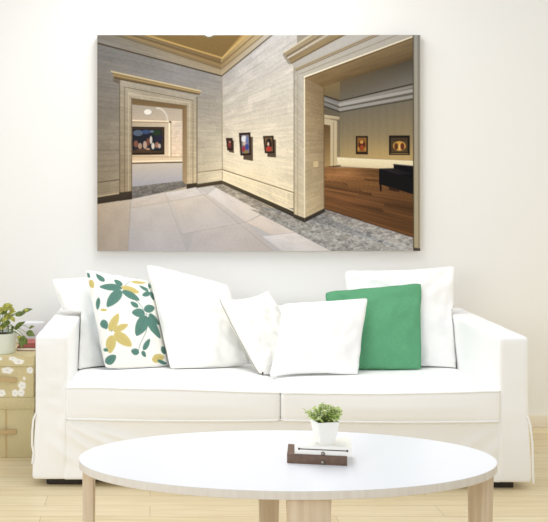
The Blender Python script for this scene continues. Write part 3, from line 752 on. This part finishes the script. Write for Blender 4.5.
# ------------------------------------------------------------------ things on the table
bk = P(287, 463, 2.977); bq = P(347.2, 466, 2.945)
ang = math.atan2(bq.y - bk.y, bq.x - bk.x); bw = math.hypot(bq.x - bk.x, bq.y - bk.y)
def clasped(name, label, org, w, d, h, m, strip):
    t = thing(name, label, 'book', org, ang, 'clasped books stacked on the coffee table')
    bm = bmesh.new()
    box(bm, (0, 0, 0), (w, d, .003), .0008); box(bm, (0, 0, h - .003), (w, d, h), .0008); box(bm, (0, -.001, .001), (w, .006, h - .001), .002)
    obj('cover', bm, m, t)
    bm = bmesh.new(); box(bm, (.004, .006, .003), (w - .004, d - .004, h - .003)); obj('pages', bm, M['page'], t)
    if strip:
        bm = bmesh.new(); tube(bm, [(w * .08, -.002, h * .62), (w * .92, -.002, h * .62)], .0014, 6); obj('cord', bm, M['dark'], t)
        for k in (.08, .92):
            bm = bmesh.new(); bmesh.ops.create_uvsphere(bm, u_segments=12, v_segments=8, radius=.0034)
            for v in bm.verts: v.co = Vector((v.co.x, v.co.y * .5, v.co.z)) + Vector((w * k, -.002, h * .62))
            obj('stud', bm, M['dark'], t)
    bm = bmesh.new(); lathe(bm, [(.0062, 0), (.0062, .002), (.0045, .0045), (.0015, .0055)], seg=16)
    for v in bm.verts: v.co = Vector((w * (.5 if strip else .595), -.001 - v.co.z, h * (.2 if strip else .3))) + Vector((v.co.x, 0, v.co.y))
    obj('clasp', bm, M['brass'], t)
    return t
clasped('clasped_book', 'brown clothbound book with round metal clasp, at the bottom on white table', (bk.x, bk.y, TZ), bw, .12, .0285, M['brown'], False)
wk = P(294.8, 453.5, 2.972)
clasped('clasped_book', 'cream book with a dark cord along its spine, lying on the brown book', (wk.x, wk.y + .006, TZ + .0285), .176, .115, .0275, M['cream'], True)
# square pot with small plant
pb = P(324.6, 443.5, 3.0)
PZ = TZ + .056
pot = thing('potted_plant', 'small light green bushy plant in a tapered square white pot, on the books', 'plant', (pb.x, pb.y + .0, PZ), .22)
bm = bmesh.new()
def sqring(h, z): return [bm.verts.new((x * h, y * h, z)) for x, y in ((-1, -1), (1, -1), (1, 1), (-1, 1))]
R = [sqring(.0225, 0), sqring(.0365, .074), sqring(.0335, .074), sqring(.032, .064)]
for a, b in zip(R, R[1:]):
    for k in range(4): bm.faces.new((a[k], a[(k + 1) % 4], b[(k + 1) % 4], b[k]))
bm.faces.new(R[0][::-1]); bm.faces.new(R[-1])
bmesh.ops.bevel(bm, geom=[e for e in bm.edges], offset=.0016, segments=2, affect='EDGES')
obj('pot', bm, M['potw'], pot)
bm = bmesh.new(); box(bm, (-.0315, -.0315, .058), (.0315, .0315, .066), .002); obj('soil', bm, M['soil'], pot)

def leaf_mesh(vs, fs, base, dirv, up, L, W, bend=.25, nseg=4, cup=.25):
    dirv = dirv.normalized(); s = dirv.cross(up)
    if s.length < 1e-4: s = dirv.cross(Vector((1, 0, 0)))
    s.normalize(); nn = s.cross(dirv).normalized()
    o = len(vs)
    for i in range(nseg + 1):
        t = i / nseg; w = W / 2 * math.sin(PI * min(1, .06 + t * .94) ** .75) if i < nseg else .0004
        c = base + dirv * (L * t) + nn * (-bend * L * t * t)
        vs += [c - s * w + nn * (w * cup), c, c + s * w + nn * (w * cup)]
    for i in range(nseg):
        a = o + i * 3
        fs += [(a, a + 1, a + 4, a + 3), (a + 1, a + 2, a + 5, a + 4)]

rnd = random.Random(3)
sets = {k: ([], []) for k in ('leaf1', 'leaf2', 'leaf3')}
stm = bmesh.new()
for k in range(60):
    a = rnd.random() * 2 * PI; r = .062 * math.sqrt(rnd.random()); 
    tip = Vector((.004 + r * math.cos(a) * 1.08, r * math.sin(a) * .9, .084 + .026 * (1 - (r / .07) ** 2) + .014 * rnd.random()))
    b0 = Vector((tip.x * .35, tip.y * .35, .062))
    tube(stm, [b0, (b0 + tip) / 2 + Vector((0, 0, .006)), tip], .0008, 5)
    for q in range(11):
        t = .45 + .55 * rnd.random(); b = b0.lerp(tip, t)
        dv = Vector((rnd.uniform(-1, 1), rnd.uniform(-1, 1), rnd.uniform(-.2, .9)))
        kk = rnd.choice(['leaf1', 'leaf2', 'leaf2', 'leaf1', 'leaf3'] if t > .6 else ['leaf3', 'leaf1'])
        leaf_mesh(*sets[kk], b, dv, Vector((0, 0, 1)), rnd.uniform(.010, .017), rnd.uniform(.006, .010), .3, 3)
obj('stems', stm, M['stem'], pot)
fo = [v for k in sets for v in sets[k][0]]
# one foliage mesh with three leaf tones
vs, fs, mi = [], [], []
for i, k in enumerate(sets):
    o = len(vs); vs += sets[k][0]; fs += [tuple(x + o for x in f) for f in sets[k][1]]; mi += [i] * len(sets[k][1])
fol = pydata('foliage', vs, fs, M['leaf1'], pot)
fol.data.materials.append(M['leaf2']); fol.data.materials.append(M['leaf3'])
fol.data.polygons.foreach_set('material_index', mi)

# ------------------------------------------------------------------ storage boxes at the left
def crate_paint(xy, spots, base):
    g = Painter(xy[:, 0], xy[:, 1], base, .7)
    for (x, y, rx, ry) in spots:
        n = 5
        for k in range(n):
            a = 2 * PI * k / n + x
            g.ell(x + rx * .55 * math.cos(a), y + ry * .55 * math.sin(a), rx * .5, ry * .5, (246, 244, 240), .95)
        g.ell(x, y, rx * .2, ry * .2, (206, 200, 196), .8)
    wv = 1 + .06 * (vnoise(xy[:, 0] * .8, xy[:, 1] * 2.6, 5) - .5)
    return nlin(g.c * wv[:, None])
dB = 4.505
def front_panel(name, x0, x1, y, z0, z1, parent, spots, base, org):
    nx_, nz_ = 150, 46
    vs, fs, xy = [], [], []
    for j in range(nz_ + 1):
        for i in range(nx_ + 1):
            xx = x0 + (x1 - x0) * i / nx_; zz = z1 + (z0 - z1) * j / nz_
            vs.append((xx - org[0], y - org[1], zz - org[2]))
            d = y + WD; xy.append((VX + xx * F / d, VY + (CH - zz) * F / d))
    for j in range(nz_):
        for i in range(nx_):
            a = j * (nx_ + 1) + i; fs.append((a, a + nx_ + 1, a + nx_ + 2, a + 1))
    me = bpy.data.meshes.new(name); me.from_pydata(vs, [], fs); me.update()
    col_attr(me, crate_paint(np.array(xy), spots, base))
    return link(name, me, M['crateprint'], parent)
BX1 = P(34.5, 400, dB).x; BX0 = BX1 - .53; BY = dB - WD; BD = .44
zmid = P(0, 397.6, dB).z; ztop = .4836; zlid1 = P(0, 366.5, dB).z; zlid2 = P(0, 409, dB).z
TAN = (208, 194, 150)
spots_l = [(12.6, 358.6, 4, 2.2), (18.5, 361.6, 5.6, 2.8), (0, 358.6, 2.4, 1.8), (-18, 360, 5, 2.5), (-40, 360, 5, 2.5)]
spots_b = [(7.4, 370.3, 6, 3.4), (30, 370.3, 3.4, 3.4), (24.2, 378.5, 1.4, 1.8), (22, 385.6, 3.8, 4.2), (21.2, 392.6, 3.4, 4), (15, 393, 3.2, 3.6), (1.6, 393, 4, 3.6), (-16, 388, 4.4, 4), (-28, 374, 5, 3.6), (-44, 390, 4.4, 4), (-58, 374, 4.4, 4)]
def strap(cx, z, w, parent, org, sag):
    bm = bmesh.new(); pts = []
    n = 14
    for s0 in (0, 1):
        pass
    rings = []
    for i in range(n + 1):
        t = i / n; x = cx - w / 2 + w * t; out = .014 * math.sin(PI * t) ** .5; zz = z + sag * math.sin(PI * t)
        rings.append([bm.verts.new((x - org[0], BY - out - dy - org[1], zz + dz - org[2])) for dy, dz in ((.0, -.011), (.004, -.011), (.004, .011), (.0, .011))])
    for a, b in zip(rings, rings[1:]):
        for k in range(4): bm.faces.new((a[k], a[(k + 1) % 4], b[(k + 1) % 4], b[k]))
    bm.faces.new(rings[0]); bm.faces.new(rings[-1][::-1])
    obj('handle', bm, M['strap'], parent)
def crate(label, z0, z1, zl, flowers, hx, hz, hw_, sag):
    org = ((BX0 + BX1) / 2, BY + BD / 2, z0)
    t = thing('storage_box', label, 'box', org, 0, 'stacked storage boxes')
    bm = bmesh.new(); box(bm, (BX0 + .004 - org[0], BY + .003 - org[1], 0), (BX1 - .004 - org[0], BY + BD - org[1], zl - z0), .003)
    body = obj('body', bm, M['kraft'], t)
    bm = bmesh.new(); box(bm, (BX0 - org[0], BY - .003 - org[1], zl - z0), (BX1 - org[0], BY + BD + .004 - org[1], z1 - z0), .003)
    lid = obj('lid', bm, M['kraft'], t)
    if flowers:
        front_panel('flower_print', BX0 + .007, BX1 - .007, BY + .0026, z0 + .003, zl - .001, body, spots_b, TAN, org)
        front_panel('flower_print', BX0 + .004, BX1 - .004, BY - .0034, zl + .003, z1 - .003, lid, spots_l, TAN, org)
    else:
        for xx in (BX0 + .17, BX1 - .135):
            bm = bmesh.new(); box(bm, (xx - .004 - org[0], BY + .0005 - org[1], .002), (xx + .004 - org[0], BY + .003 - org[1], zl - z0 - .002))
            obj('rib', bm, M['strap'], body)
    strap(hx, hz, hw_, t, org, sag)
    return t
c0 = BX0 + .265
crate('tan storage box standing on the floor beside the sofa, under the flower-printed box', 0, zmid, zlid2, False, c0, P(0, 431.5, dB).z, .36, -.0)
crate('tan storage box printed with white flowers, stacked on top of the plain box', zmid, ztop, zlid1, True, c0, P(0, 380, dB).z, .36, .012)

# pothos
pc = P(1.0, 353, 4.6); pc.z = ztop
pth = thing('potted_plant', 'trailing plant with yellow-green leaves in a pale round pot, on the storage boxes', 'plant', pc)
bm = bmesh.new()
lathe(bm, [(.062, 0), (.066, .004), (.078, .095), (.079, .099), (.074, .099), (.071, .085)], seg=40)
obj('pot', bm, M['potg'], pth)
bm = bmesh.new(); lathe(bm, [(.0715, .08), (.0725, .088), (.03, .092), (.002, .093)], seg=24); obj('soil', bm, M['soil'], pth)
Zp = lambda p: (p[0] / 8.7, 298 + p[1] / 8.7)
pl = [((20, 95), (100, 60), 52, 0), ((50, 110), (80, 45), 46, 0), ((60, 85), (125, 95), 40, 0), ((5, 140), (60, 105), 46, 1), ((40, 170), (110, 150), 44, 0), ((20, 120), (-40, 90), 50, 0), ((70, 185), (40, 155), 40, 0),
      ((135, 150), (215, 128), 34, 1), ((195, 120), (275, 92), 30, 1), ((215, 110), (245, 100), 26, 0), ((90, 212), (0, 240), 34, 1), ((60, 240), (-20, 265), 34, 0), ((130, 270), (205, 205), 40, 1), ((120, 250), (95, 300), 36, 1),
      ((255, 262), (292, 245), 24, 1), ((232, 300), (298, 322), 44, 1), ((205, 330), (185, 425), 48, 1), ((190, 350), (235, 400), 40, 1), ((180, 330), (165, 380), 40, 0), ((10, 200), (60, 180), 30, 0), ((-30, 150), (-90, 120), 60, 0), ((-40, 220), (-110, 230), 60, 1), ((-60, 180), (-120, 180), 50, 0), ((80, 130), (130, 115), 34, 0), ((100, 170), (125, 200), 26, 0)]
VS = {0: ([], []), 1: ([], [])}
stm = bmesh.new(); rr = random.Random(5)
for (b, t, w, k) in pl:
    d0 = 4.54 + rr.uniform(-.05, .05); 
    if b[1] > 290 and b[0] > 160: d0 = 4.52
    pb_ = P(*Zp(b), d0); pt_ = P(*Zp(t), d0 - rr.uniform(-.02, .03))
    dv = pt_ - pb_; L = dv.length
    leaf_mesh(*VS[k], pb_ - pc, dv, Vector((rr.uniform(-.3, .3), -.8, .7)), L * 1.1, 1.5 * w / 8.7 / F * 4.54, .12, 6, .2)
    root = Vector((rr.uniform(-.03, .04), rr.uniform(-.03, .03), .09)); q = pb_ - pc
    mid = (root + q) / 2 + Vector((0, 0, .03))
    tube(stm, [root, root.lerp(mid, .6) + Vector((0, 0, .012)), mid, mid.lerp(q, .6) + Vector((0, 0, .006)), q], .0013, 6)
obj('stems', stm, M['stem'], pth)
vs, fs, mi = [], [], []
for k in VS:
    o = len(vs); vs += VS[k][0]; fs += [tuple(x + o for x in f) for f in VS[k][1]]; mi += [k] * len(VS[k][1])
fol = pydata('foliage', vs, fs, M['poth'], pth); fol.data.materials.append(M['poth2']); fol.data.polygons.foreach_set('material_index', mi)

# little books beside the pot and a white box behind them
def small_book(label, org, w, d, h, mc, rz):
    t = thing('book', label, 'book', org, rz, 'thin books on the storage boxes')
    bm = bmesh.new(); box(bm, (0, 0, 0), (w, d, .003), .0006); box(bm, (0, 0, h - .003), (w, d, h), .0006); box(bm, (0, d - .004, .001), (w, d, h - .001))
    obj('cover', bm, mc, t)
    bm = bmesh.new(); box(bm, (.003, .003, .003), (w - .003, d - .004, h - .003)); obj('pages', bm, M['page'] if mc is not M['rose'] else M['rose'], t)
b0 = P(17.6, 351, 4.66)
small_book('thin maroon book lying under the rose one, beside the pale plant pot', (b0.x, 4.64 - WD, ztop), .10, .14, .018, M['maroon'], 0)
small_book('thin rose-red book on top of the maroon one, beside the pale plant pot', (b0.x + .004, 4.645 - WD, ztop + .018), .096, .135, .020, M['rose'], .0)
w0 = P(18, 343, 4.83); w1 = P(43, 323, 4.83)
bm = bmesh.new(); box(bm, (0, 0, 0), (w1.x - w0.x, .08, w1.z - ztop), .004)
wb = tag(obj('white_box', bm, M['lav'], None), 'small white box behind the trailing plant and thin books', 'box'); wb.location = (w0.x, 4.83 - WD, ztop)

# ------------------------------------------------------------------ light and camera
w = bpy.data.worlds.new('World'); bpy.context.scene.world = w; w.use_nodes = True
bg = w.node_tree.nodes['Background']; bg.inputs['Color'].default_value = (.955, .975, 1.0, 1); bg.inputs['Strength'].default_value = .84
def area(name, loc, target, sx, sy, e, col):
    l = bpy.data.lights.new(name, 'AREA'); l.shape = 'RECTANGLE'; l.size = sx; l.size_y = sy; l.energy = e; l.color = col
    o = bpy.data.objects.new(name, l); C.objects.link(o); o.location = loc
    o.rotation_euler = (Vector(target) - Vector(loc)).to_track_quat('-Z', 'Y').to_euler()
    return o
area('overhead_fill_light', (.3, -.8, 2.7), (.5, -.8, 0), 2.4, .7, 34, (1, .99, .97))  # added overhead fill without a fitting; strengthens the shadow below the canvas
area('warm_fill_light', (3.9, -1.0, .8), (1.8, 0, .2), .5, .5, 6, (1, .82, .42))  # unseen warm fill, added to tint the wall right of the sofa
area('front_left_fill_light', (-2.6, -5.2, 1.7), (.6, -.6, .5), 2.4, 1.8, 58, (.95, .975, 1))  # added cool fill from front left, no window there; brightens the sofa front

cam = bpy.data.cameras.new('Camera'); co = bpy.data.objects.new('Camera', cam); C.objects.link(co)
co.location = (0, -WD, CH); co.rotation_euler = (PI / 2, 0, 0)
cam.sensor_fit = 'HORIZONTAL'; cam.sensor_width = 36; cam.lens = F / 548 * 36
cam.shift_x = (274 - VX) / 548; cam.shift_y = -(261 - VY) / 548
cam.clip_start = .05
sc = bpy.context.scene; sc.camera = co
sc.view_settings.view_transform = 'Standard'; sc.view_settings.look = 'None'
sc.view_settings.gamma = 1; sc.view_settings.use_curve_mapping = False
sc.view_settings.exposure = -0.09
